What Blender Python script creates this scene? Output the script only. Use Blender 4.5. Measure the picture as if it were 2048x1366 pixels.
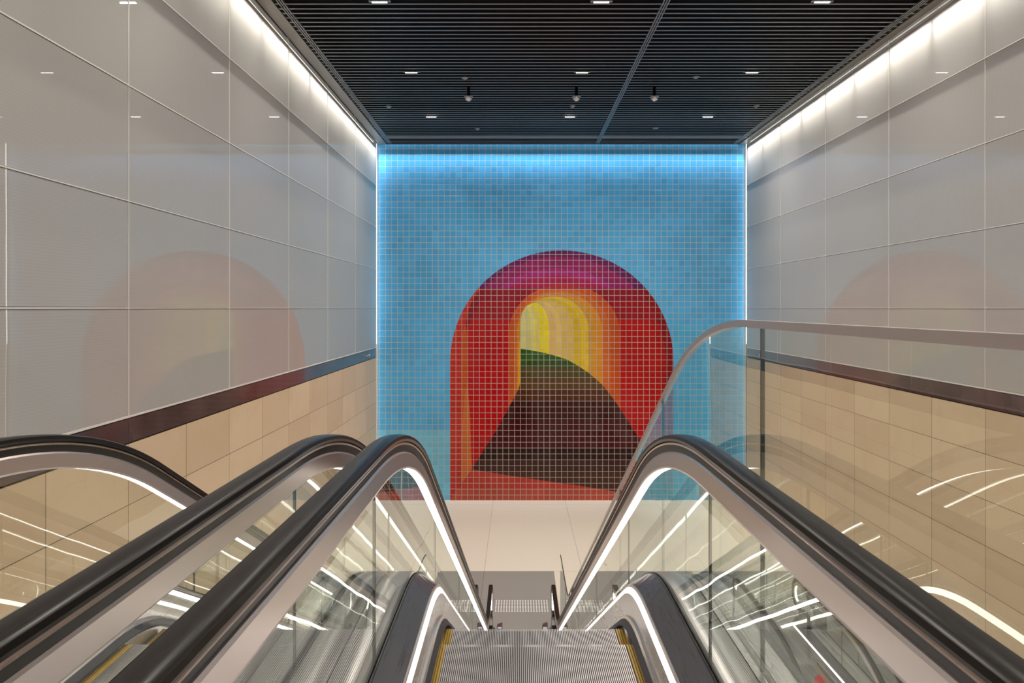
import bpy, math, random
from mathutils import Vector, Matrix
random.seed(7)
S = bpy.context.scene
C = S.collection
for o in list(bpy.data.objects): bpy.data.objects.remove(o)

# ------------------------------------------------------------------ camera, world, exposure
CAMZ = 6.98            # eye height above the lower floor
cd = bpy.data.cameras.new('camera'); cam = bpy.data.objects.new('camera', cd); C.objects.link(cam)
cam.location = (0, 0, CAMZ); cam.rotation_euler = (math.pi/2, 0, 0)
cd.sensor_width = 36; cd.lens = 24
cd.shift_x = -11/2048; cd.shift_y = -67/2048
cd.clip_start = .05; cd.clip_end = 200
S.camera = cam
w = bpy.data.worlds.new('world'); S.world = w; w.use_nodes = True
w.node_tree.nodes['Background'].inputs[0].default_value = (1.0, .93, .86, 1)
w.node_tree.nodes['Background'].inputs[1].default_value = .58
S.view_settings.view_transform = 'Standard'; S.view_settings.look = 'None'
S.view_settings.gamma = 1; S.view_settings.use_curve_mapping = False
S.view_settings.exposure = 0.0
S.cycles.sample_clamp_indirect = 6
S.cycles.max_bounces = 14; S.cycles.transparent_max_bounces = 40
S.cycles.glossy_bounces = 8

LED_SKIRT, LED_RAIL, LED_COVE, LED_CORNER, LED_TOP, SPOT = 8.0, 8.0, 5.0, 6.0, 3.5, 12.0
SPOT_W = 105.0
COVE_W = 24.0
TOP_W = 190.0

PX = 24.8/1365.0       # metres per photo pixel at the tiled end wall
YW = 24.8              # end wall distance
XL, XR = -5.087, 8.258
ZC = CAMZ + 5.923      # ceiling
H0 = 1.743             # upper landing below the eye
RISE = CAMZ - H0
T30 = math.tan(math.radians(30)); T15 = math.tan(math.radians(15)); C30 = math.cos(math.radians(30))

# ------------------------------------------------------------------ materials
def mat(name, col=(.5,.5,.5), rough=.5, metal=0., emit=None, est=1., coat=0., spec=None, coat_r=.03):
    m = bpy.data.materials.new(name); m.use_nodes = True
    b = m.node_tree.nodes['Principled BSDF']
    b.inputs['Base Color'].default_value = (*col, 1)
    b.inputs['Roughness'].default_value = rough; b.inputs['Metallic'].default_value = metal
    if coat: b.inputs['Coat Weight'].default_value = coat; b.inputs['Coat Roughness'].default_value = coat_r
    if spec is not None: b.inputs['Specular IOR Level'].default_value = spec
    if emit:
        b.inputs['Emission Color'].default_value = (*emit, 1); b.inputs['Emission Strength'].default_value = est
    return m
class N:
    """tiny node helper"""
    def __init__(s, m): s.m = m; s.t = m.node_tree; s.b = s.t.nodes['Principled BSDF']
    def n(s, kind, **kw):
        x = s.t.nodes.new(kind)
        for k, v in kw.items(): setattr(x, k, v)
        return x
    def l(s, a, b): s.t.links.new(a, b)
    def math(s, op, a, b=None, c=None):
        x = s.n('ShaderNodeMath', operation=op)
        for i, v in enumerate((a, b, c)):
            if v is None: continue
            if isinstance(v, (int, float)): x.inputs[i].default_value = v
            else: s.l(v, x.inputs[i])
        return x.outputs[0]
    def mix(s, f, a, b):
        x = s.n('ShaderNodeMix', data_type='RGBA')
        for i, v in ((0, f), (6, a), (7, b)):
            if isinstance(v, (int, float)): x.inputs[i].default_value = v
            elif isinstance(v, tuple): x.inputs[i].default_value = (*v, 1)
            else: s.l(v, x.inputs[i])
        return x.outputs[2]
    def xyz(s):
        g = s.n('ShaderNodeNewGeometry'); p = s.n('ShaderNodeSeparateXYZ'); s.l(g.outputs['Position'], p.inputs[0]); return p.outputs
    def obj(s):
        g = s.n('ShaderNodeTexCoord'); return g.outputs['Object']
    def noise(s, vec, scale, detail=3, rough=.5):
        x = s.n('ShaderNodeTexNoise'); x.inputs['Scale'].default_value = scale
        x.inputs['Detail'].default_value = detail; x.inputs['Roughness'].default_value = rough
        if vec is not None: s.l(vec, x.inputs['Vector'])
        return x.outputs['Fac']
    def ramp(s, f, lo, hi, a, b):
        x = s.n('ShaderNodeMapRange'); s.l(f, x.inputs[0])
        for i, v in enumerate((lo, hi, a, b)): x.inputs[i+1].default_value = v
        return x.outputs[0]
    def cell(s, v, origin, pitch):
        """(cell index, distance in metres from the nearest joint)"""
        q = s.math('DIVIDE', s.math('SUBTRACT', v, origin), pitch)
        i = s.math('FLOOR', q); f = s.math('FRACT', q)
        return i, s.math('MULTIPLY', s.math('MINIMUM', f, s.math('SUBTRACT', 1.0, f)), pitch)
    def white(s, a, b):
        c = s.n('ShaderNodeCombineXYZ'); s.l(a, c.inputs[0]); s.l(b, c.inputs[1])
        x = s.n('ShaderNodeTexWhiteNoise', noise_dimensions='3D'); s.l(c.outputs[0], x.inputs['Vector']); return x
    def bump(s, h, strength=.2, dist=.01):
        x = s.n('ShaderNodeBump'); x.inputs['Strength'].default_value = strength; x.inputs['Distance'].default_value = dist
        s.l(h, x.inputs['Height']); return x.outputs[0]

def brushed(name, col, rough, metal=.95, amt=.25, stretch=(1,1,1), scale=40):
    m = mat(name, col, rough, metal); k = N(m)
    mp = k.n('ShaderNodeMapping'); mp.inputs['Scale'].default_value = stretch; k.l(k.obj(), mp.inputs[0])
    f = k.noise(mp.outputs[0], scale, 4, .6)
    k.l(k.ramp(f, .3, .7, rough*(1-amt), rough*(1+amt)), k.b.inputs['Roughness'])
    c = k.mix(k.ramp(f, .3, .7, 0, 1), tuple(v*(1-amt*.5) for v in col), tuple(min(1, v*(1+amt*.3)) for v in col))
    k.l(c, k.b.inputs['Base Color'])
    return m

M = {}
M['rubber'] = mat('handrail_rubber', (.012,.010,.009), .24, 0, spec=.09)
M['dark_metal'] = mat('dark_anodised_metal', (.02,.018,.018), .35, .3)
M['steel'] = brushed('satin_stainless_steel', (.62,.55,.53), .30, .95, .07, (1,.2,1), 6)
M['steel_light'] = brushed('deck_steel', (.64,.60,.58), .28, .95, .06, (1,.2,1), 5)
M['lip'] = mat('bronze_lip', (.40,.30,.26), .22, .9)
M['deck'] = brushed('dark_brushed_deck', (.10,.10,.11), .34, .7, .3, (60,1,60), 3)
M['brush'] = mat('black_bristles', (.03,.028,.035), .85)
M['yellow'] = mat('yellow_step_edge', (.27,.165,.02), .5)
M['led_skirt'] = mat('skirting_light', (1,1,1), .5, emit=(1,.90,.84), est=LED_SKIRT)
M['led_rail'] = mat('handrail_light', (1,1,1), .5, emit=(1,.90,.84), est=LED_RAIL)
M['led_cove'] = mat('cove_light', (1,1,1), .5, emit=(1,.96,.86), est=LED_COVE)
M['led_corner'] = mat('corner_light', (1,1,1), .5, emit=(.85,.95,1), est=LED_CORNER)
M['led_top'] = mat('wall_wash_light', (1,1,1), .5, emit=(.80,.93,1), est=LED_TOP)
M['spot'] = mat('spot_led', (1,1,1), .5, emit=(.93,.96,1), est=SPOT)
M['comb_led'] = mat('comb_led', (1,1,1), .5, emit=(.75,.88,1), est=8)
M['green_led'] = mat('green_led', (.1,1,.6), .5, emit=(.1,1,.55), est=3)
M['red'] = mat('red_disc', (.75,.02,.012), .4)
M['alu'] = mat('aluminium_joint', (.74,.70,.66), .35, .25)
M['black'] = mat('black_void', (.003,.003,.003), .9, spec=.1)
M['slat'] = mat('ceiling_slat_metal', (.38,.38,.39), .40, .8)
M['fascia'] = mat('ceiling_fascia_metal', (.36,.33,.29), .38, .75)
M['fitting'] = mat('grey_fitting', (.32,.33,.35), .45, .2)
M['chrome'] = mat('dome_chrome', (.75,.75,.76), .08, 1)
M['comb'] = mat('comb_aluminium', (.37,.345,.335), .36, .85)
M['white_label'] = mat('white_label', (.75,.78,.82), .4)
M['brown_plate'] = mat('brown_plate', (.13,.07,.07), .4)
M['blue_label'] = mat('blue_label', (.03,.10,.42), .4)
M['plaster'] = mat('pale_plaster', (.62,.58,.52), .7)
M['band'] = mat('bronze_wall_band', (.10,.062,.058), .22, .35, coat=.6, coat_r=.05)
k = N(M['band']); f = k.noise(k.obj(), 1.2, 4, .6); k.l(k.mix(k.ramp(f,.35,.7,0,1), (.075,.045,.042), (.15,.10,.095)), k.b.inputs['Base Color'])

# clear glass: see-through with a Fresnel reflection
def glass(name, tint=(.95,.97,.955)):
    m = bpy.data.materials.new(name); m.use_nodes = True; t = m.node_tree; t.nodes.clear()
    out = t.nodes.new('ShaderNodeOutputMaterial'); tr = t.nodes.new('ShaderNodeBsdfTransparent'); gl = t.nodes.new('ShaderNodeBsdfGlossy')
    mx = t.nodes.new('ShaderNodeMixShader'); fr = None
    tr.inputs[0].default_value = (*tint, 1); gl.inputs['Roughness'].default_value = .0; gl.inputs[0].default_value = (.95,1,.97,1)
    tc = t.nodes.new('ShaderNodeTexCoord'); no = t.nodes.new('ShaderNodeTexNoise'); no.inputs['Scale'].default_value = 2.2; no.inputs['Detail'].default_value = 1
    bp = t.nodes.new('ShaderNodeBump'); bp.inputs['Strength'].default_value = .05; bp.inputs['Distance'].default_value = .02
    t.links.new(tc.outputs['Object'], no.inputs['Vector']); t.links.new(no.outputs['Fac'], bp.inputs['Height']); t.links.new(bp.outputs[0], gl.inputs['Normal'])
    # share reflected by both faces of the sheet, counted once where light enters it
    geo = t.nodes.new('ShaderNodeNewGeometry')
    def mt(op, a, b_=None):
        x = t.nodes.new('ShaderNodeMath'); x.operation = op
        for i, v in enumerate((a, b_)):
            if v is None: continue
            if isinstance(v, (int, float)): x.inputs[i].default_value = v
            else: t.links.new(v, x.inputs[i])
        return x.outputs[0]
    dt = t.nodes.new('ShaderNodeVectorMath'); dt.operation = 'DOT_PRODUCT'
    t.links.new(geo.outputs['Incoming'], dt.inputs[0]); t.links.new(geo.outputs['Normal'], dt.inputs[1])
    r = mt('ADD', mt('MULTIPLY', mt('POWER', mt('SUBTRACT', 1.0, mt('ABSOLUTE', dt.outputs['Value'])), 5.0), .96), .04)
    r = mt('DIVIDE', mt('MULTIPLY', r, 2.0), mt('ADD', r, 1.0))
    r = mt('MULTIPLY', r, mt('SUBTRACT', 1.0, geo.outputs['Backfacing']))
    t.links.new(r, mx.inputs[0]); t.links.new(tr.outputs[0], mx.inputs[1]); t.links.new(gl.outputs[0], mx.inputs[2]); t.links.new(mx.outputs[0], out.inputs[0])
    return m
M['glass'] = glass('clear_balustrade_glass')
M['glass_edge'] = mat('polished_glass_edge', (.012,.018,.016), .3)

# back-painted glass wall panels
m = mat('back_painted_glass', (.46,.44,.42), .55, 0, coat=1, coat_r=.0); k = N(m); M['panel'] = m
p = k.xyz()
fl = k.math('SINE', k.math('MULTIPLY', p[2], 2*math.pi/.035))
nz = k.noise(k.obj(), .5, 2)
k.l(k.mix(k.math('MULTIPLY', k.ramp(fl,-1,1,0,1), .35), k.mix(nz, (.35,.335,.32), (.385,.37,.355)), (.41,.395,.375)), k.b.inputs['Base Color'])
nb = k.noise(k.obj(), 1.1, 1); bb = k.bump(nb, .02, .02); k.l(bb, k.b.inputs['Coat Normal'])

# sandstone cladding, stack bond
def stone():
    m = mat('sandstone_cladding', (.60,.47,.32), .55, coat=.25, coat_r=.25); k = N(m); p = k.xyz()
    iy, dy = k.cell(p[1], 24.55, 1.5625); iz, dz = k.cell(p[2], CAMZ-1.769, .81)
    wn = k.white(iy, iz); 
    veins = k.noise(k.obj(), 1.3, 5, .6)
    c = k.mix(wn.outputs['Value'], (.57,.425,.28), (.665,.51,.345))
    c = k.mix(k.math('MULTIPLY', k.ramp(veins,.5,.8,0,1), .45), c, (.50,.34,.19))
    j = k.math('LESS_THAN', k.math('MINIMUM', dy, dz), .005)
    k.l(k.mix(j, c, (.10,.075,.05)), k.b.inputs['Base Color'])
    return m
M['stone'] = stone()

# floor: pale stone slabs with fine joints
def floor_mat(name, a, b, joint, ox, px, oy, py, rough, cw=0):
    m = mat(name, a, rough, coat=cw, coat_r=.12); k = N(m); p = k.xyz()
    ix, dx = k.cell(p[0], ox, px); iy, dy = k.cell(p[1], oy, py)
    f = k.noise(k.obj(), 60, 3); wn = k.white(ix, iy)
    c = k.mix(k.math('ADD', k.math('MULTIPLY', f, .6), k.math('MULTIPLY', wn.outputs['Value'], .4)), a, b)
    j = k.math('LESS_THAN', k.math('MINIMUM', dx, dy), .006)
    k.l(k.mix(j, c, joint), k.b.inputs['Base Color']); return m
M['floor'] = floor_mat('pale_floor_stone', (.56,.50,.43), (.64,.58,.50), (.30,.26,.22), -.88, 2.6, 18.1, 6.2, .45)
M['mat_stone'] = floor_mat('grey_threshold_stone', (.20,.188,.178), (.255,.242,.23), (.10,.10,.10), -.88, 2.2, 16.35, 1.75, .4)

# mural tiles: colour per region from the mesh, grout grid and tilted glazed tiles from nodes
TP = .2130; TX = (900.2-1035)*PX; TZ = CAMZ-(1001.2-616)*PX
def tile_mat():
    m = mat('glazed_mural_tiles', (1,1,1), .12, spec=.28); k = N(m); p = k.xyz()
    at = k.n('ShaderNodeAttribute', attribute_name='tile_colour')
    ix, dx = k.cell(p[0], TX, TP); iz, dz = k.cell(p[2], TZ, TP)
    wn = k.white(ix, iz)
    hsv = k.n('ShaderNodeHueSaturation'); k.l(at.outputs['Color'], hsv.inputs['Color']); k.l(k.math('ADD', k.ramp(wn.outputs['Value'],0,1,-.06,.06), k.ramp(k.noise(k.obj(), .35, 3), .3, .7, .86, 1.12)), hsv.inputs['Value'])
    d = k.math('MINIMUM', dx, dz)
    j = k.math('LESS_THAN', d, .0075)
    k.l(k.mix(j, hsv.outputs[0], (.41,.385,.35)), k.b.inputs['Base Color'])
    k.l(k.ramp(j,0,1,.09,.7), k.b.inputs['Roughness'])
    # each tile leans a little its own way
    g = k.n('ShaderNodeNewGeometry')
    sub = k.n('ShaderNodeVectorMath', operation='SUBTRACT'); k.l(wn.outputs['Color'], sub.inputs[0]); sub.inputs[1].default_value = (.5,.5,.5)
    sc = k.n('ShaderNodeVectorMath', operation='SCALE'); k.l(sub.outputs[0], sc.inputs[0]); sc.inputs['Scale'].default_value = .035
    ad = k.n('ShaderNodeVectorMath', operation='ADD'); k.l(g.outputs['Normal'], ad.inputs[0]); k.l(sc.outputs[0], ad.inputs[1])
    nm = k.n('ShaderNodeVectorMath', operation='NORMALIZE'); k.l(ad.outputs[0], nm.inputs[0])
    e = k.ramp(d, .004, .016, 0, 1)
    b = k.n('ShaderNodeBump'); b.inputs['Strength'].default_value = .5; b.inputs['Distance'].default_value = .003; k.l(e, b.inputs['Height']); k.l(nm.outputs[0], b.inputs['Normal'])
    k.l(b.outputs[0], k.b.inputs['Normal'])
    return m
M['tile'] = tile_mat()

# ------------------------------------------------------------------ mesh helpers
class MB:
    def __init__(s): s.v = []; s.f = []; s.mi = []; s.smooth = []
    def quad(s, pts, mi=0):
        n = len(s.v); s.v += [tuple(q) for q in pts]; s.f.append(tuple(range(n, n+len(pts)))); s.mi.append(mi); s.smooth.append(False)
    def box(s, x0, x1, y0, y1, z0, z1, mi=0):
        n = len(s.v); s.v += [(x,y,z) for x in (x0,x1) for y in (y0,y1) for z in (z0,z1)]
        for q in ((0,1,3,2),(4,6,7,5),(0,4,5,1),(2,3,7,6),(0,2,6,4),(1,5,7,3)):
            s.f.append(tuple(n+i for i in q)); s.mi.append(mi); s.smooth.append(False)
    def grid(s, rows, closed=False, smooth=True, mi=0, caps=False):
        """rows of equal-length point lists joined with quads; closed joins the profile ends"""
        n = len(s.v); L = len(rows[0])
        for r in rows: s.v += [tuple(q) for q in r]
        for i in range(len(rows)-1):
            for j in range(L if closed else L-1):
                a = n+i*L+j; b = n+i*L+(j+1) % L
                s.f.append((a, b, b+L, a+L)); s.mi.append(mi); s.smooth.append(smooth)
        if caps and closed:
            s.f.append(tuple(n+j for j in range(L))[::-1]); s.mi.append(mi); s.smooth.append(False)
            s.f.append(tuple(n+(len(rows)-1)*L+j for j in range(L))); s.mi.append(mi); s.smooth.append(False)
    def lathe(s, prof, cx, cy, n=24, mi=0):
        s.grid([[(cx+r*math.cos(2*math.pi*j/n), cy+r*math.sin(2*math.pi*j/n), z) for j in range(n)] for r, z in prof], closed=True, mi=mi, caps=True)
    def build(s, name, mats, parent=None, recalc=True, sharp=True):
        me = bpy.data.meshes.new(name); me.from_pydata(s.v, [], s.f)
        for m_ in (mats if isinstance(mats, (list, tuple)) else [mats]): me.materials.append(m_)
        me.polygons.foreach_set('material_index', s.mi); me.polygons.foreach_set('use_smooth', s.smooth)
        if recalc:
            import bmesh
            bm = bmesh.new(); bm.from_mesh(me); bmesh.ops.recalc_face_normals(bm, faces=bm.faces); bm.to_mesh(me); bm.free()
        if sharp and any(s.smooth): me.set_sharp_from_angle(angle=math.radians(35))
        me.update(); o = bpy.data.objects.new(name, me); C.objects.link(o)
        if parent: o.parent = parent
        return o
def tag(o, label=None, cat=None, group=None, kind=None):
    if label: o['label'] = label
    if cat: o['category'] = cat
    if group: o['group'] = group
    if kind: o['kind'] = kind
    return o
def empty(name, loc=(0,0,0)):
    o = bpy.data.objects.new(name, None); o.empty_display_size = .2; C.objects.link(o); o.location = loc; return o
def copy_tree(o, parent=None):
    c = o.copy(); C.objects.link(c)
    if parent: c.parent = parent
    for ch in [x for x in KIDS.get(o.name, [])]: copy_tree(ch, c)
    return c
KIDS = {}
def index_kids():
    KIDS.clear()
    for o in bpy.data.objects:
        if o.parent: KIDS.setdefault(o.parent.name, []).append(o)

# ------------------------------------------------------------------ the setting
# end wall with the tiled mural: coloured regions of one mesh, a hair apart
wallpx = lambda x, y: ((x-1035)*PX, CAMZ-(y-616)*PX)
def clip(poly, axis, val, keep_less):
    out = []
    for i in range(len(poly)):
        a, b = poly[i-1], poly[i]
        ia = (a[axis] <= val) == keep_less; ib = (b[axis] <= val) == keep_less
        if ia != ib:
            t = (val-a[axis])/(b[axis]-a[axis]); out.append(tuple(a[q]+t*(b[q]-a[q]) for q in (0,1)))
        if ib: out.append(b)
    return out
def band(poly, y0, y1): return clip(clip(poly, 1, y1, True), 1, y0, False)
def arch(l, r, top, spring, bottom, n=48):
    cx = (l+r)/2; hw = (r-l)/2; h = spring-top
    return [(l, bottom)] + [(cx-hw*math.cos(math.pi*i/n), spring-h*math.sin(math.pi*i/n)) for i in range(n+1)] + [(r, bottom)]
outer = arch(900.6, 1347, 501, 724, 1001.2, 96)
road = [(1040.9,697.6),(1059,700),(1077.8,703.5),(1094,707),(1109.5,711.4),(1122,715),(1133.7,719),(1146,725.5),(1157,732),(1176,745),(1194,760),(1205,769.7),(1218,786),(1229.6,802),(1241,819),(1252,836),(1265,856),(1278,876.4),(1300,912),(1322,948),(1347,990),(1347,997.5),
        (1290,990.5),(1228.6,981.6),(1190,975.3),(1151.5,969),(1111.4,963.4),(1070,957.5),(1029.4,951.5),(986,944.5),(944.4,937.7),(968,899.5),(992.8,860.6),(1006,836.5),(1018.5,813),(1026.5,798.5),(1033.3,785.5),(1038,774.5),(1040.9,762)]
layers = []
def L(poly, col):
    if len(poly) >= 3: layers.append((poly, col))
Z0 = CAMZ-(1001.2-616)*PX
L([(1035+XL/PX, 285), (1035+XR/PX, 285), (1035+XR/PX, 1001.2), (1035+XL/PX, 1001.2)], (.070,.335,.61))
# paler tiles low on the left of the arch and a slightly greener field low on the right
L(band([(1035+XL/PX, 285), (900.6, 285), (900.6, 1001.2), (1035+XL/PX, 1001.2)], 861, 1001.2), (.12,.41,.61))
L(band([(1347, 285), (1035+XR/PX, 285), (1035+XR/PX, 1001.2), (1347, 1001.2)], 650, 1001.2), (.067,.36,.62))
L(outer, (.30,.004,.012))
main = arch(922, 1333, 512, 735, 1001.2, 96)
L(main, (.50,.004,.006))
L(arch(922, 1319, 516, 735, 1001.2, 96), (.58,.005,.005))
L(band(arch(922, 1333, 512, 735, 1001.2, 96), 500, 640), (.40,.004,.012))
L(band(arch(922, 1333, 506, 735, 1001.2, 96), 500, 601), (.33,.005,.022))
L(band(outer, 500, 577.5), (.17,.012,.13))
L(band(arch(905, 1333, 513, 735, 1001.2, 96), 500, 577.5), (.34,.014,.14))
L(band(arch(965, 1262, 536, 650, 1001.2, 96), 500, 577.5), (.45,.02,.22))
L(band(arch(965, 1262, 552, 650, 1001.2, 96), 500, 577.5), (.46,.012,.10))
L([(900.6,1001.2)]+[q for q in clip(clip(outer, 0, 960, True), 1, 566, False) if q[1] < 1001][::1]+
  [(960,580),(945,598),(937,620),(932,650),(930,680),(930,760),(934,940),(905,1001.2)], (.62,.035,.022))
L([(922.6,690),(925,668),(928,655),(932,650),(933.5,665),(934.5,690),(935,740),(936.5,780),(940.5,840),(943,918),(944.5,938),(925.6,963),(922.6,967)], (.68,.10,.008))
L([(922.6,870),(930,790),(935,760),(936.5,780),(940.5,840),(943,918),(944.5,938),(925.6,963),(922.6,967)], (.72,.17,.03))
B = 930
for l, r, top, spring, col in (
    (1017.5,1239.5,568,666,(.66,.085,.006)), (1017.5,1228,570,666,(.70,.10,.006)), (1028.4,1221,578,666,(.75,.16,.02)), (1034,1205,584,664,(.66,.24,.008)),
    (1037,1192,589,663,(.62,.27,.015)), (1039,1184,591,662,(.55,.27,.03)), (1040.5,1177,593,662,(.70,.45,.012)), (1040.9,1162,597,662,(.60,.39,.006)),
    (1040.9,1147.5,601,662,(.62,.42,.10)), (1040.9,1123,603,661,(.68,.48,.13)), (1040.9,1111,604,661,(.66,.42,.13)), (1040.9,1098.6,606,661,(.80,.64,.006)),
    (1040.9,1080,609,661,(.70,.60,.10)), (1040.9,1071,612,661,(.74,.66,.16)), (1040.9,1062,616,661,(.60,.56,.20)), (1040.9,1052,623,661,(.66,.62,.25))):
    L(clip(arch(l, r, top, spring, B), 1, 930, True), col)
L(band(arch(1017.5,1239.5,568,666,B), 560, 577.5), (.52,.03,.045))
L(band(arch(1026,1205,584,664,B), 560, 592.5), (.60,.20,.05))
L([(1037.5,790),(1036,740),(1038,690),(1040.9,670),(1040.9,762)], (.78,.36,.01))
for y0, y1, col in ((690,722,(.035,.13,.012)),(722,735,(.045,.09,.012)),(735,757,(.10,.075,.015)),(757,777,(.13,.055,.012)),(777,801,(.10,.025,.006)),
                    (801,840,(.055,.004,.004)),(840,872,(.075,.005,.007)),(872,895,(.085,.006,.008)),(895,919,(.035,.006,.004)),(919,942,(.060,.014,.010)),(942,1001,(.085,.024,.013))):
    L(band(road, y0, y1), col)
L([(900.6,1001.2),(922.6,967),(944.4,938.2),(986,945),(1029.4,952),(1111.4,964),(1151.5,969.6),(1228.6,982.2),(1290,991),(1347,998),(1347,1001.2)], (.62,.05,.03))
L([(900.6,1001.2),(914,977.8),(1205,977.8),(1228.6,982.2),(1290,991),(1347,998),(1347,1001.2)], (.60,.09,.05))
mb = MB(); cols = []
for i, (poly, col) in enumerate(layers):
    y = YW - i*.0006
    mb.quad([(a, y, b) for a, b in (wallpx(*q) for q in poly)])
    cols.append(col if i < 3 else tuple(c*(.62 if max(col) < .15 or col[0] > 4*col[1] else .80) for c in col))
wb = mb.build('wall_back', M['tile'], recalc=False)
me = wb.data
ca = me.color_attributes.new('tile_colour', 'FLOAT_COLOR', 'CORNER')
for poly, col in zip(me.polygons, cols):
    for li in poly.loop_indices: ca.data[li].color = (*col, 1)
for poly in me.polygons:
    if poly.normal.y > 0: poly.flip()
tag(wb, kind='structure')
b = MB(); b.box(XL-.4, XR+.4, YW+.005, YW+.3, -.1, ZC+.4); tag(b.build('wall_rear', M['plaster']), kind='structure')

# side walls
GY = [24.55-3.125*i for i in range(11)]          # panel joints
PZ = [CAMZ+v for v in (-1.416, 0.0, 1.40, 2.912, 4.41, 5.98)]
def side_wall(name, x, s):
    """s = +1 if the room lies to +x of this wall"""
    b = MB(); xo = x-s*.30
    b.box(min(xo, x-s*.035), max(xo, x-s*.035), GY[-1], YW+.0, -5.6, ZC+.5)
    wl = tag(b.build(name, M['dark_metal']), kind='structure')
    for i in range(10):
        y1, y0 = GY[i], GY[i+1]
        for j in range(5):
            b = MB(); g = .014
            b.box(*sorted((x-s*.030, x)), y0+g, y1-g, PZ[j]+g, PZ[j+1]-g)
            b.build('glass_panel', M['panel'], wl)
    for i in range(11):
        b = MB(); yc = GY[i] if i else GY[i]-.004
        b.box(*sorted((x-s*.034, x+s*.006)), yc-.009, yc+.009, PZ[0], ZC+.1)
        b.build('joint_strip', M['alu'], wl)
    for j in range(5):
        b = MB(); b.box(*sorted((x-s*.034, x+s*.008)), GY[-1], GY[0], PZ[j]-(.02 if j == 0 else .009), PZ[j]+.009)
        b.build('joint_strip', M['alu'], wl)
    b = MB()
    for i in range(10): b.box(*sorted((x-s*.03, x+s*.004)), GY[i+1]+.003, GY[i]-.003, CAMZ-1.760, CAMZ-1.450)
    b.build('bronze_band', M['band'], wl)
    b = MB(); b.box(*sorted((x-s*.04, x-s*.002)), GY[-1], GY[0], -5.3, CAMZ-1.785); b.build('stone_cladding', M['stone'], wl)
    b = MB(); b.box(*sorted((x-s*.05, x+s*.012)), GY[0]+.004, GY[0]+.028, 0, ZC+.1); b.build('end_trim', M['alu'], wl)
    # light in the slot beside the end wall
    b = MB(); b.box(*sorted((x-s*.02, x+s*.004)), GY[0]+.04, GY[0]+.10, CAMZ-1.3, ZC); b.build('corner_light_strip', M['led_corner'], wl)
    b = MB(); b.box(*sorted((x-s*.03, x-s*.012)), GY[0]+.04, GY[0]+.07, 0, CAMZ-1.3); b.build('corner_light_strip', mat_low, wl)
    b = MB(); b.box(*sorted((x-s*.05, x-s*.035)), GY[0]+.028, YW-.002, 0, ZC); b.build('slot_lining', M['plaster'], wl)
    return wl
mat_low = mat('dim_corner_light', (1,1,1), .5, emit=(1,.90,.78), est=6)
side_wall('wall_left', XL, 1)
side_wall('wall_right', XR, -1)

# ceiling of dark slats with runners and side fascias
b = MB()
ys = []
y = 24.52
while y > -6: ys.append(y); y -= .2115
for y in ys: b.box(XL+.362, XR-.262, y-.023, y+.023, ZC, ZC+.008)
ce = b.build('ceiling', M['slat']); tag(ce, kind='structure')
b = MB(); b.box(XL-.3, XR+.3, -6.6, YW+.3, ZC+.32, ZC+.42); b.build('black_soffit', M['black'], ce)
for xc in (-4.585, 2.875, 7.84):
    b = MB()
    for d in (-.05, 0, .05): b.box(xc+d-.012, xc+d+.012, -6, 24.55, ZC-.012, ZC+.02)
    b.build('runner', M['slat'], ce)
for x0, x1 in ((XL+.08, XL+.36), (XR-.26, XR-.08)):
    b = MB(); b.box(x0, x1, -6, 24.62, ZC-.02, ZC-.004)
    xi = x1-.012 if x0 < 0 else x0; b.box(xi, xi+.012, -6, 24.62, ZC-.004, ZC+.16); b.build('side_fascia', M['fascia'], ce)
b = MB(); b.box(XL+.3, XR-.2, 24.60, 24.64, ZC-.02, ZC+.20); b.build('end_fascia', M['dark_metal'], ce)
b = MB(); b.box(XL+.2, XR-.2, 24.66, 24.70, ZC+.02, ZC+.05); b.build('wall_wash_strip', M['led_top'], ce)
for i in range(1):
    ld = bpy.data.lights.new('wall_wash_lamp', 'AREA'); ld.shape = 'RECTANGLE'; ld.size = 13.2; ld.size_y = .04; ld.energy = TOP_W; ld.color = (.80, .92, 1); ld.spread = math.radians(36)
    lo_ = bpy.data.objects.new('wall_wash_lamp', ld); C.objects.link(lo_); lo_.location = ((XL+XR)/2, YW-.16, ZC+.015); lo_.rotation_euler = (math.radians(7), 0, 0)
for x, s in ((XL, 1), (XR, -1)):
    for i in range(10):
        for h in (0, 1):
            y0 = GY[i+1]+h*1.5625+.02
            b = MB(); b.box(*sorted((x+s*.098, x+s*.112)), y0, y0+1.52, ZC+.030, ZC+.042)
            b.build('cove_light_strip', M['led_cove'], ce)
            ld = bpy.data.lights.new('cove_lamp', 'AREA'); ld.shape = 'RECTANGLE'; ld.size = .02; ld.size_y = 1.5; ld.energy = COVE_W; ld.color = (1, .95, .85); ld.spread = math.radians(30)
            lo_ = bpy.data.objects.new('cove_lamp', ld); C.objects.link(lo_); lo_.location = (x+s*.060, y0+.75, ZC-.002); lo_.rotation_euler = (0, s*math.radians(3.5), 0)

# lower floor with the opening for the escalators that go on down
OPX0, OPX1, OPY0, OPY1 = 2.90, 7.82, 4.0, 13.36
b = MB()
b.box(XL, OPX0, -6, YW, -.25, 0); b.box(OPX1, XR, -6, YW, -.25, 0); b.box(OPX0, OPX1, OPY1, YW, -.25, 0); b.box(OPX0, OPX1, -6, OPY0, -.25, 0)
tag(b.build('floor', M['floor']), kind='structure')
b = MB(); b.box(OPX0-.6, OPX1+.6, 1, OPY1+3, -5.6, -5.24); tag(b.build('floor_basement', M['floor']), kind='structure')
for nm, (x0, x1, y0, y1) in {'wall_pit_end': (OPX0, OPX1, OPY1+2.1, OPY1+2.2), 'wall_pit_side': (OPX0-.2, OPX0-.02, 1, OPY1+2)}.items():
    b = MB(); b.box(x0, x1, y0, y1, -5.24, -.26); tag(b.build(nm, M['plaster']), kind='structure')
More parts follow.
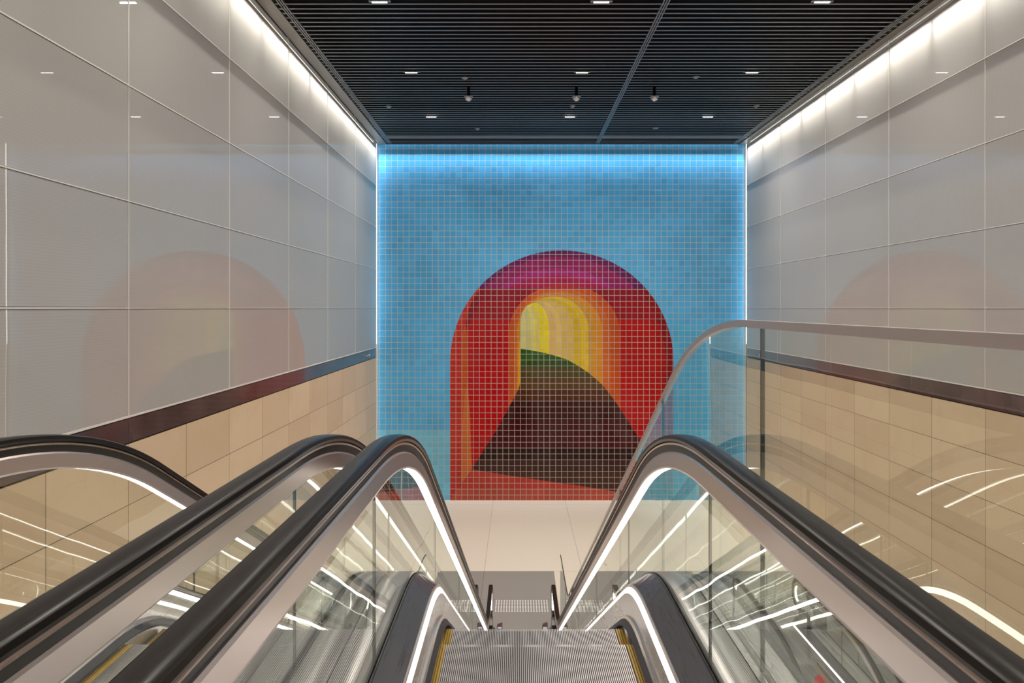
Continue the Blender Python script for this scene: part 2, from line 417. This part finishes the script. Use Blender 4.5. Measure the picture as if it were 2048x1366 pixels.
# grey threshold paving in front of the escalators
b = MB(); b.box(-3.2, .965, 13.0, 18.1, .0, .003); tag(b.build('floor_threshold', M['mat_stone']), kind='structure')
b = MB(); b.box(1.68, XR, 13.36, 18.1, .0, .003); tag(b.build('floor_threshold', M['mat_stone']), kind='structure')
# upper landing slab
b = MB(); b.box(XL, .93, -6, 2.0, CAMZ-H0-.35, CAMZ-H0-.004); tag(b.build('floor_landing', M['floor']), kind='structure')

# ------------------------------------------------------------------ escalator
def zf(y, Ht, Yc, R, rise=RISE, Rb=None):
    Rb = Rb or R; Tt = R*T15; Tb = Rb*T15; Yb = Yc+rise/T30
    if y <= Yc-Tt: H = Ht
    elif y <= Yc+Tt*C30: d = y-(Yc-Tt); H = Ht+R-math.sqrt(max(0, R*R-d*d))
    elif y <= Yb-Tb*C30: H = Ht+(y-Yc)*T30
    elif y <= Yb+Tb: e = Yb+Tb-y; H = Ht+rise-(Rb-math.sqrt(max(0, Rb*Rb-e*e)))
    else: H = Ht+rise
    return CAMZ-H
def ysamp(y0, y1, breaks=((2.2,5.0),(11.0,13.6))):
    out = []; y = y0
    while y < y1-1e-6:
        out.append(y); fine = any(a-.01 <= y <= b_ for a, b_ in breaks)
        nx = y+(.09 if fine else .6)
        for a, b_ in breaks:
            if not fine and y < a < nx: nx = a
        y = nx
    out.append(y1); return out
STEP = lambda y: zf(y, H0, 3.755, 1.1)
LEDZ = lambda y: zf(y, 1.517, 3.79, 1.2)
DECKZ = lambda y: zf(y, 1.39, 3.70, 1.3)
RAIL = lambda y: zf(y, .54, 3.44, 2.95, Rb=2.0)
YU, YLO = .75, 14.20       # newel centres
NR = .33
def rail_path():
    zt = RAIL(YU); P = [(1.15, zt-2*NR), (.95, zt-2*NR)]
    for i in range(17):
        a = -math.pi/2-math.pi*i/16; P.append((YU+NR*math.cos(a), zt-NR+NR*math.sin(a)))
    for y in ysamp(YU+.25, YLO-.2, ((2.2,4.8),(11.4,13.4))): P.append((y, RAIL(y)))
    zb = RAIL(YLO)
    for i in range(17):
        a = math.pi/2-math.pi*i/16; P.append((YLO+NR*math.cos(a), zb-NR+NR*math.sin(a)))
    P += [(14.0, zb-2*NR), (13.8, zb-2*NR)]
    return P
RP = rail_path()
def sweep(mb_, prof, x0, side, lo=0, hi=None, path=RP, smooth=True):
    """prof: closed list of (u outward of the glass line, n above the rail top)"""
    P = path[lo:hi]; rows = []
    for i, (y, z) in enumerate(P):
        a = P[max(0, i-1)]; c = P[min(len(P)-1, i+1)]
        t = Vector((c[0]-a[0], c[1]-a[1])).normalized(); n = Vector((-t.y, t.x))
        if i and n.dot(pn) < 0 and n.dot(pn) < -.5: n = -n
        pn = n
        rows.append([(side*(x0+u), y+n.x*h, z+n.y*h) for u, h in prof])
    mb_.grid(rows, closed=True, smooth=smooth, caps=True)
U = .655    # half distance between the handrails
def vsweep(mb_, y0, y1, side, prof, caps=True, smooth=True, samples=None):
    """prof: closed list of (x, function y->z)"""
    mb_.grid([[(side*x, y, f(y)) for x, f in prof] for y in (samples or ysamp(y0, y1))], closed=True, smooth=smooth, caps=caps)
def off(f, d): return lambda y: f(y)+d
def joints(): return [1.02, 2.66, 4.6, 6.5, 8.4, 10.3, 12.2, 13.93]

def make_escalator():
    root = empty('escalator')
    # one step, copied down the flight
    b = MB(); W = .520; nr = 100; wv = 2*(W-.055)/nr
    b.box(-W, W, -.405, -.004, -.03, -.011, 1)  # base coloured dark so the grooves between ribs look shaded
    for i in range(nr):
        x = -W+.055+i*wv; b.box(x, x+wv*.55, -.405, 0, -.011, 0)
    rr = [(0, -.012), (.004, -.05), (-.004, -.10), (-.022, -.15), (-.05, -.20), (-.085, -.235)]
    b.grid([[(-W, y, z), (W, y, z)] for y, z in rr], smooth=True)
    proto = b.build('step', [M['comb'], M['dark_metal']], root)
    ye = []
    for s in (-1, 1):
        e = MB(); rows = []
        prof = []
        for q in range(4): x = W-.052+q*.013; prof += [(x, -.009), (x+.0005, .001), (x+.0095, .001), (x+.010, -.009)]
        prof += [(W-.003, -.0112), (W-.052, -.0112)]
        e.grid([[(s*x, y, z) for x, z in prof] for y in (-.405, .001)], closed=True, smooth=False, caps=True)
        ye.append(e.build('yellow_edge', M['yellow'], proto))
    # walk the step path
    pts = []; y = 1.92; acc = 0; py, pz = y, STEP(y)
    while y < 13.7:
        y += .005; z = STEP(y); acc += math.hypot(y-py, z-pz); py, pz = y, z
        if acc >= .405: acc -= .405; pts.append((y, z))
    for i, (y, z) in enumerate(pts):
        if i == 0: st = proto
        else:
            st = proto.copy(); C.objects.link(st); st.parent = root
            for e in ye: c = e.copy(); C.objects.link(c); c.parent = st
        st.location = (0, y, z)
    # comb and floor plates
    for y0, y1, z in ((1.70, 1.93, STEP(1)), (13.66, 13.90, STEP(16))):
        b = MB(); b.box(-.52, .52, y0, y1, z-.03, z+.006)
        n = 60; wv = 1.04/n
        for i in range(n):
            x = -.52+i*wv
            if y0 < 5: b.quad([(x, y1, z+.006), (x+wv*.5, y1, z+.006), (x+wv*.5, y1+.06, z-.004), (x, y1+.06, z-.004)])
            else: b.quad([(x, y0, z+.006), (x+wv*.5, y0, z+.006), (x+wv*.5, y0-.06, z-.004), (x, y0-.06, z-.004)])
        b.build('comb_plate', M['comb'], root)
    for y0, y1, z in ((.55, 1.70, STEP(1)), (13.90, 14.75, STEP(16))):
        b = MB(); b.box(-.80, .80, y0, y1, z-.05, z+.005); 
        for i in range(50): b.box(-.5+i*.02, -.492+i*.02, y0+.02, y1-.02, z+.005, z+.008)
        b.build('floor_plate', M['comb'], root)
    Y0, Y1 = .62, 14.32
    for s in (-1, 1):
        # skirt with brush
        b = MB(); vsweep(b, Y0, Y1, s, [(.532, off(STEP, -.12)), (.5325, off(LEDZ, -.03)), (.545, off(LEDZ, -.03)), (.545, off(STEP, -.12))], smooth=False)
        sk = b.build('skirt_panel', M['steel_light'], root)
        b = MB(); vsweep(b, 1.95, 13.6, s, [(.531, off(STEP, .028)), (.531, off(STEP, .062)), (.508, off(STEP, .060)), (.493, off(STEP, .030)), (.493, off(STEP, .022))], smooth=False)
        b.build('brush_strip', M['brush'], sk)
        b = MB(); vsweep(b, 1.75, 13.8, s, [(.5315, off(STEP, .062)), (.5315, off(STEP, .080)), (.518, off(STEP, .078)), (.512, off(STEP, .062))], smooth=False)
        b.build('brush_holder', M['steel_light'], sk)
        # lit strip at the top of the skirt
        b = MB(); vsweep(b, Y0+.1, Y1-.1, s, [(.5335, off(LEDZ, -.030)), (.548, off(LEDZ, .004)), (.575, off(LEDZ, .004)), (.56, off(LEDZ, -.030))], smooth=False)
        b.build('skirt_light', M['led_skirt'], root)
        # inner deck
        b = MB(); vsweep(b, Y0, Y1, s, [(.546, off(LEDZ, .004)), (.549, off(LEDZ, .014)), (.560, off(LEDZ, .024)), (.640, off(DECKZ, -.008)), (.640, off(DECKZ, -.06)), (.575, off(LEDZ, -.03))], smooth=False)
        b.build('inner_deck', [M['deck']], root)
        b = MB(); vsweep(b, Y0, Y1, s, [(.5445, off(LEDZ, .003)), (.5475, off(LEDZ, .016)), (.553, off(LEDZ, .020)), (.552, off(LEDZ, .003))], smooth=False)
        b.build('deck_edge_trim', M['steel'], root)
        b = MB(); vsweep(b, Y0, Y1, s, [(.641, off(DECKZ, -.05)), (.641, DECKZ), (.647, DECKZ), (.647, off(DECKZ, -.03)), (.663, off(DECKZ, -.03)), (.663, DECKZ), (.672, DECKZ), (.672, off(DECKZ, -.05))], smooth=False)
        b.build('glass_channel', M['dark_metal'], root)
        # outer deck and side cladding
        b = MB(); vsweep(b, Y0, Y1, s, [(.673, off(DECKZ, -.004)), (.700, off(DECKZ, .004)), (.760, off(DECKZ, .006)), (.806, off(DECKZ, -.010)), (.806, off(DECKZ, -.07)), (.673, off(DECKZ, -.07))])
        b.build('outer_deck', M['steel_light'], root)
        b = MB(); vsweep(b, 2.05, 13.3, s, [(.806, off(DECKZ, -.07)), (.806, lambda y: max(.01, STEP(y)-1.0)), (.79, lambda y: max(.01, STEP(y)-1.0)), (.79, off(DECKZ, -.07))], smooth=False)
        b.build('side_cladding', M['steel_light'], root)
        # newel boxes the handrails run into
        for ya, yb, z in ((.86, 1.25, DECKZ(1)), (13.72, 14.1, DECKZ(14))):
            b = MB(); b.box(*sorted((s*.60, s*.715)), ya, yb, z-.05, z+.25); b.build('handrail_inlet', M['dark_metal'], root)
        # glass
        J = joints()
        for i in range(len(J)-1):
            b = MB(); a, c = J[i]+.004, J[i+1]-.004
            vsweep(b, a, c, s, [(.650, off(DECKZ, -.028)), (.650, lambda y: RAIL(y)-.135), (.660, lambda y: RAIL(y)-.135), (.660, off(DECKZ, -.028))], smooth=False)
            b.build('glass_pane', M['glass'], root)
            if i:
                b = MB(); zb, zt = DECKZ(J[i])-.02, RAIL(J[i])-.14
                b.box(*sorted((s*.6495, s*.6605)), J[i]-.003, J[i]+.003, zb, zt); b.build('pane_joint', M['glass_edge'], root)
        for cy, zt, dirn, yj in ((YU, RAIL(YU), -1, J[0]), (YLO, RAIL(YLO), 1, J[-1])):
            b = MB(); r = NR-.13; zc = zt-NR
            ring = [(cy+dirn*r*math.cos(math.pi/2-math.pi*i/20), zc+r*math.sin(math.pi/2-math.pi*i/20)) for i in range(21)] + [(yj+dirn*.004, zc-r), (yj+dirn*.004, zt-.13)]
            b.grid([[(s*.650, y, z) for y, z in ring], [(s*.660, y, z) for y, z in ring]], closed=True, smooth=False, caps=True)
            b.build('glass_pane', M['glass'], root)
        # handrail and its guide
        b = MB(); sweep(b, [(-.022,-.034),(-.036,-.032),(-.041,-.020),(-.038,-.007),(-.026,-.001),(0,0),(.026,-.001),(.038,-.007),(.041,-.020),(.036,-.032),(.022,-.034)], U, s)
        b.build('handrail', M['rubber'], root)
        n = len(RP); lo, hi = 2, n-2
        b = MB(); sweep(b, [(-.030,-.035),(-.033,-.040),(-.031,-.047),(.031,-.047),(.033,-.040),(.030,-.035)], U, s, lo, hi); b.build('guide_lip', M['lip'], root)
        b = MB(); sweep(b, [(-.017,-.047),(-.017,-.080),(.017,-.080),(.017,-.047)], U, s, lo, hi, smooth=False); b.build('guide_groove', M['dark_metal'], root)
        b = MB(); sweep(b, [(-.022,-.080),(-.028,-.088),(-.034,-.150),(-.032,-.1585),(-.0285,-.1585),(-.0285,-.155),(.020,-.155),(.022,-.150),(.022,-.088),(.018,-.080)], U, s, lo, hi, smooth=False)
        g = b.build('guide_rail', M['steel'], root)
        b = MB(); sweep(b, [(-.027,-.1552),(-.027,-.1575),(-.004,-.1575),(-.004,-.1552)], U, s, lo+2, hi-2, smooth=False)
        b.build('handrail_light', M['led_rail'], g)
    # small light on one side of each comb
    b = MB()
    z = LEDZ(2.3); b.box(-.552, -.541, 1.95, 2.25, z-.075, z-.035); 
    b.build('comb_light', M['comb_led'], root)
    return root

main_esc = make_escalator()
def plate(x, blue):
    b = MB(); pts = [(-.055, .02), (-.055, .50), (-.04, .54), (.04, .57), (.055, .55), (.055, .02)]
    b.grid([[(px_, 0, pz) for px_, pz in pts], [(px_, .03, pz) for px_, pz in pts]], closed=True, smooth=False, caps=True)
    r = b.build('sign_plate', M['brown_plate'], main_esc); r.location = (x, 13.70, STEP(13.9)+.1)
    r['label'] = 'brown sign plate with blue and white pictograms' if blue else 'brown sign plate with a white notice and a green light'
    b = MB(); b.box(-.04, .04, -.003, 0, .18, .48); b.build('label_panel', M['white_label'], r)
    if blue:
        b = MB()
        for i in range(3):
            for j in range(4):
                cx, cz = -.026+.026*i, .215+.07*j
                b.grid([[(cx+.012*math.cos(t*math.pi/6), y, cz+.026*math.sin(t*math.pi/6)) for t in range(12)] for y in (-.003, -.005)], closed=True, smooth=False, caps=True)
        b.build('pictograms', M['blue_label'], r)
    else:
        b = MB()
        for q in range(5): b.box(-.028, .028, -.0045, -.003, .24+q*.045, .25+q*.045)
        b.build('printed_lines', M['fitting'], r)
        b = MB(); b.lathe([(.02, 0), (.018, .006), (.006, .008)], 0, 0, 16)
        g = b.build('green_light', M['green_led'], r); g.rotation_euler = (math.pi/2, 0, 0); g.location = (0, -.001, .08)
index_kids()
main_esc.location = (.096, 0, 0)
tag(main_esc, 'central descending escalator with grooved silver steps and lit glass sides, straight below the arch mural', 'escalator', 'descending escalators from the upper landing')
es2 = copy_tree(main_esc); es2.location = (-1.524, 0, 0)
tag(es2, 'descending escalator next to the stone and panel wall, its handrails partly cropped by the frame', 'escalator')
labels = ['lower-level escalator beside the tall glass barrier, first of three running down through the floor opening',
          'lower-level escalator in the middle of the three in the floor opening, between its two neighbours',
          'lower-level escalator closest to the sandstone wall in the floor opening']
for xc, lb in zip((3.73, 5.35, 6.97), labels):
    e = copy_tree(main_esc); e.location = (xc, 15.3, -RISE); e.rotation_euler = (0, 0, math.pi)
    tag(e, lb, 'escalator', 'escalators continuing down to the level below')

plate(-.455, True); plate(.455, False)

# ------------------------------------------------------------------ tall glass barrier beside the central escalator
XB = .95
bar = tag(empty('glass_barrier', (XB, 0, 0)), 'tall clear glass barrier with a grey metal top cap beside the central escalator', 'glass barrier')
BT = lambda y: zf(y, .049, 3.53, 2.75, rise=5.40, Rb=1.0)
JB = [-1.2, 1.2, 2.646, 4.45, 6.3, 8.15, 10.0, 11.85, 13.5, 15.08]
def bbase(y): return DECKZ(y)-.02 if y < 13.3 else max(.002, DECKZ(13.3)-.02-(y-13.3)*3)
for i in range(len(JB)-1):
    a, c = JB[i]+.004, JB[i+1]-.004
    b = MB(); vsweep(b, a, c, 1, [(-.0075, bbase), (-.0075, off(BT, -.012)), (.0075, off(BT, -.012)), (.0075, bbase)], smooth=False)
    b.build('glass_pane', M['glass'], bar)
    if i:
        b = MB(); b.box(-.0078, .0078, JB[i]-.003, JB[i]+.003, bbase(JB[i]), BT(JB[i])-.02); b.build('pane_joint', M['glass_edge'], bar)
b = MB(); vsweep(b, -1.2, 12.2, 1, [(-.017, off(BT, -.030)), (-.017, BT), (.017, BT), (.017, off(BT, -.030))], smooth=False); b.build('top_cap', M['steel'], bar)
b = MB(); vsweep(b, 12.2, 15.08, 1, [(-.009, off(BT, -.014)), (-.009, BT), (.009, BT), (.009, off(BT, -.014))], smooth=False); b.build('edge_cap', M['dark_metal'], bar)
b = MB(); vsweep(b, 2.02, 13.3, 1, [(-.040, off(DECKZ, -.10)), (-.040, off(DECKZ, -.012)), (-.012, off(DECKZ, -.012)), (-.012, off(DECKZ, -.03)), (.012, off(DECKZ, -.03)), (.012, off(DECKZ, .0)), (.10, off(DECKZ, -.006)), (.10, off(DECKZ, -.10))], smooth=False)
b.build('base_deck', M['steel_light'], bar)
b = MB(); vsweep(b, 2.02, 13.3, 1, [(.100, off(DECKZ, -.10)), (.100, off(DECKZ, .004)), (.125, off(DECKZ, .004)), (.125, off(DECKZ, -.10))], smooth=False)
b.build('base_trim', M['dark_metal'], bar)
b = MB(); vsweep(b, 2.02, 13.3, 1, [(.112, off(DECKZ, -.10)), (.112, lambda y: max(.01, STEP(y)-1.0)), (.10, lambda y: max(.01, STEP(y)-1.0)), (.10, off(DECKZ, -.10))], smooth=False)
b.build('side_cladding', M['steel_light'], bar)

# ------------------------------------------------------------------ things on the lower floor
def dots(name, xc, label, y0=15.70):
    b = MB()
    n = 20
    for i in range(n):
        for j in range(10):
            x = -.6+i*1.2/(n-1); y = j*.066
            b.lathe([(.017, 0), (.016, .004), (.009, .006)], x, y, 8)
    o = b.build(name, M['chrome_dot']); o.location = (xc, y0, .003)
    tag(o, label, 'tactile studs', 'steel tactile stud fields at the escalator ends', kind='stuff'); return o
M['chrome_dot'] = mat('steel_stud', (.92,.92,.90), .3, .2)
tl = ['steel tactile stud field at the foot of the central escalator', 'steel tactile stud field at the foot of the wall-side escalator',
      'steel tactile stud field before the lower escalator beside the tall barrier', 'steel tactile stud field before the middle lower escalator', 'steel tactile stud field before the lower escalator by the sandstone wall']
for xc, lb in zip((.096, -1.524, 3.73, 5.35, 6.97), tl): dots('tactile_studs', xc, lb)

# red round sticker on the lower escalators
b = MB(); b.lathe([(.095, 0), (.095, .004)], 0, 0, 36); o = b.build('round_sticker', M['red'])
o.rotation_euler = (math.pi/2, 0, 0); o.location = (5.38, 12.15, CAMZ-6.62)
tag(o, 'plain red round disc sign low among the lower escalators, cut by the picture edge', 'sign')

# ------------------------------------------------------------------ ceiling fittings
def ceiling_light():
    r = empty('ceiling_light')
    b = MB(); b.box(-.21, .21, -.035, .035, -.012, .0); b.box(-.155, .155, -.030, .030, -.022, -.012); b.build('housing', M['fitting'], r)
    b = MB()
    for i in range(10): b.box(-.148+i*.0297, -.148+i*.0297+.024, -.020, .020, -.030, -.022)
    b.build('led_row', M['spot'], r)
    return r
cl = ceiling_light(); index_kids()
names_col = {-2.66: 'the column of lights nearest the panel wall that carries no glass barrier', 1.62: 'the middle column of lights', 5.88: 'the column of lights above the lower escalators'}
first = True
rows = [(21.08, 'row nearest the mural'), (17.11, 'middle row'), (13.17, 'row cut off at the picture top')]
colw = {-2.66: 'wall-side column opposite the barrier', 1.62: 'central column', 5.88: 'column over the floor opening'}
for yy, rw in rows:
    for xx in (-2.66, 1.62, 5.88):
        o = cl if first else copy_tree(cl); first = False
        o.location = (xx, yy, ZC-.001)
        tag(o, f'small linear ceiling spotlight, {rw}, {colw[xx]}', 'ceiling light', 'linear spotlights in the slatted ceiling')
for yy in (21.08, 17.11, 13.17, 9.2, 5.2, 1.3, -2.6):
    for xx in (-2.66, 1.62, 5.88):
        ld = bpy.data.lights.new('spot_lamp', 'AREA'); ld.shape = 'RECTANGLE'; ld.size = .30; ld.size_y = .05; ld.energy = SPOT_W*(1.6 if yy > 20 else 1); ld.color = (1, .93, .84); ld.spread = math.radians(140)
        lo_ = bpy.data.objects.new('spot_lamp', ld); C.objects.link(lo_); lo_.location = (xx, yy, ZC-.04)
def dome():
    r = empty('pendant_camera')
    b = MB(); b.lathe([(.040, .0), (.040, -.22), (.065, -.235), (.065, -.26)], 0, 0, 20); b.build('stem', M['black'], r)
    b = MB(); b.lathe([(.065, -.255), (.120, -.262), (.122, -.276), (.098, -.284)], 0, 0, 28); b.build('collar', M['steel'], r)
    b = MB(); b.lathe([(.095, -.278)]+[(.095*math.cos(a), -.29-.095*math.sin(a)) for a in [i*math.pi/2/8 for i in range(8)]]+[(.004, -.385)], 0, 0, 28); b.build('dome', M['chrome'], r)
    return r
dm = dome(); index_kids()
for i, (x, lb) in enumerate(((-1.31, 'pendant dome camera standing apart from the two beside the ceiling runner'),
                             (1.58, 'pendant dome camera between the lone dome and the mid-ceiling runner'),
                             (3.67, 'pendant dome camera past the mid-ceiling runner, towards the floor opening'))):
    o = dm if i == 0 else copy_tree(dm); o.location = (x, 18.3, ZC); tag(o, lb, 'camera', 'pendant dome cameras under the slats')
b = MB(); b.lathe([(.05, 0), (.085, -.004), (.09, -.012), (.06, -.022), (.045, -.04), (.01, -.045)], 0, 0, 24); dp = b.build('sprinkler', M['fitting'])
spr = [((929.6,155.5), 'beside a linear light, above the lone pendant dome'), ((777.5,212.6), 'nearest the wall opposite the barrier'), ((1145,212.2), 'just behind the middle pendant dome'),
       ((954.6,257.4), 'near the mural wall behind the first pendant dome'), ((1392,154), 'beside the linear light above the floor opening'), ((1512.5,212), 'nearest the wall above the floor opening'), ((1311,256.3), 'near the mural wall behind the last pendant dome')]
for i, ((px_, py_), lb) in enumerate(spr):
    Y = 5.92*1365/(616-py_); o = dp if i == 0 else dp.copy()
    if i: C.objects.link(o)
    o.location = ((px_-1035)/1365*Y, Y, ZC-.0); tag(o, f'small grey round ceiling detector {lb}', 'detector', 'round ceiling detectors between the slats')
# small knob on the bronze band by the mural
b = MB(); b.lathe([(.05, 0), (.05, .012), (.022, .016), (.022, .06), (.04, .07), (.038, .09), (.01, .095)], 0, 0, 20)
o = b.build('band_knob', M['chrome']); o.rotation_euler = (0, math.pi/2, 0); o.location = (XL+.004, 23.1, CAMZ-1.60)
tag(o, 'small chrome fitting on the bronze wall band beside the mural corner', 'wall fitting')
o2 = o.copy(); C.objects.link(o2); o2.rotation_euler = (0, -math.pi/2, 0); o2.location = (XR-.004, 23.1, CAMZ-1.60)
tag(o2, 'small chrome fitting on the bronze band of the wall behind the glass barrier', 'wall fitting')
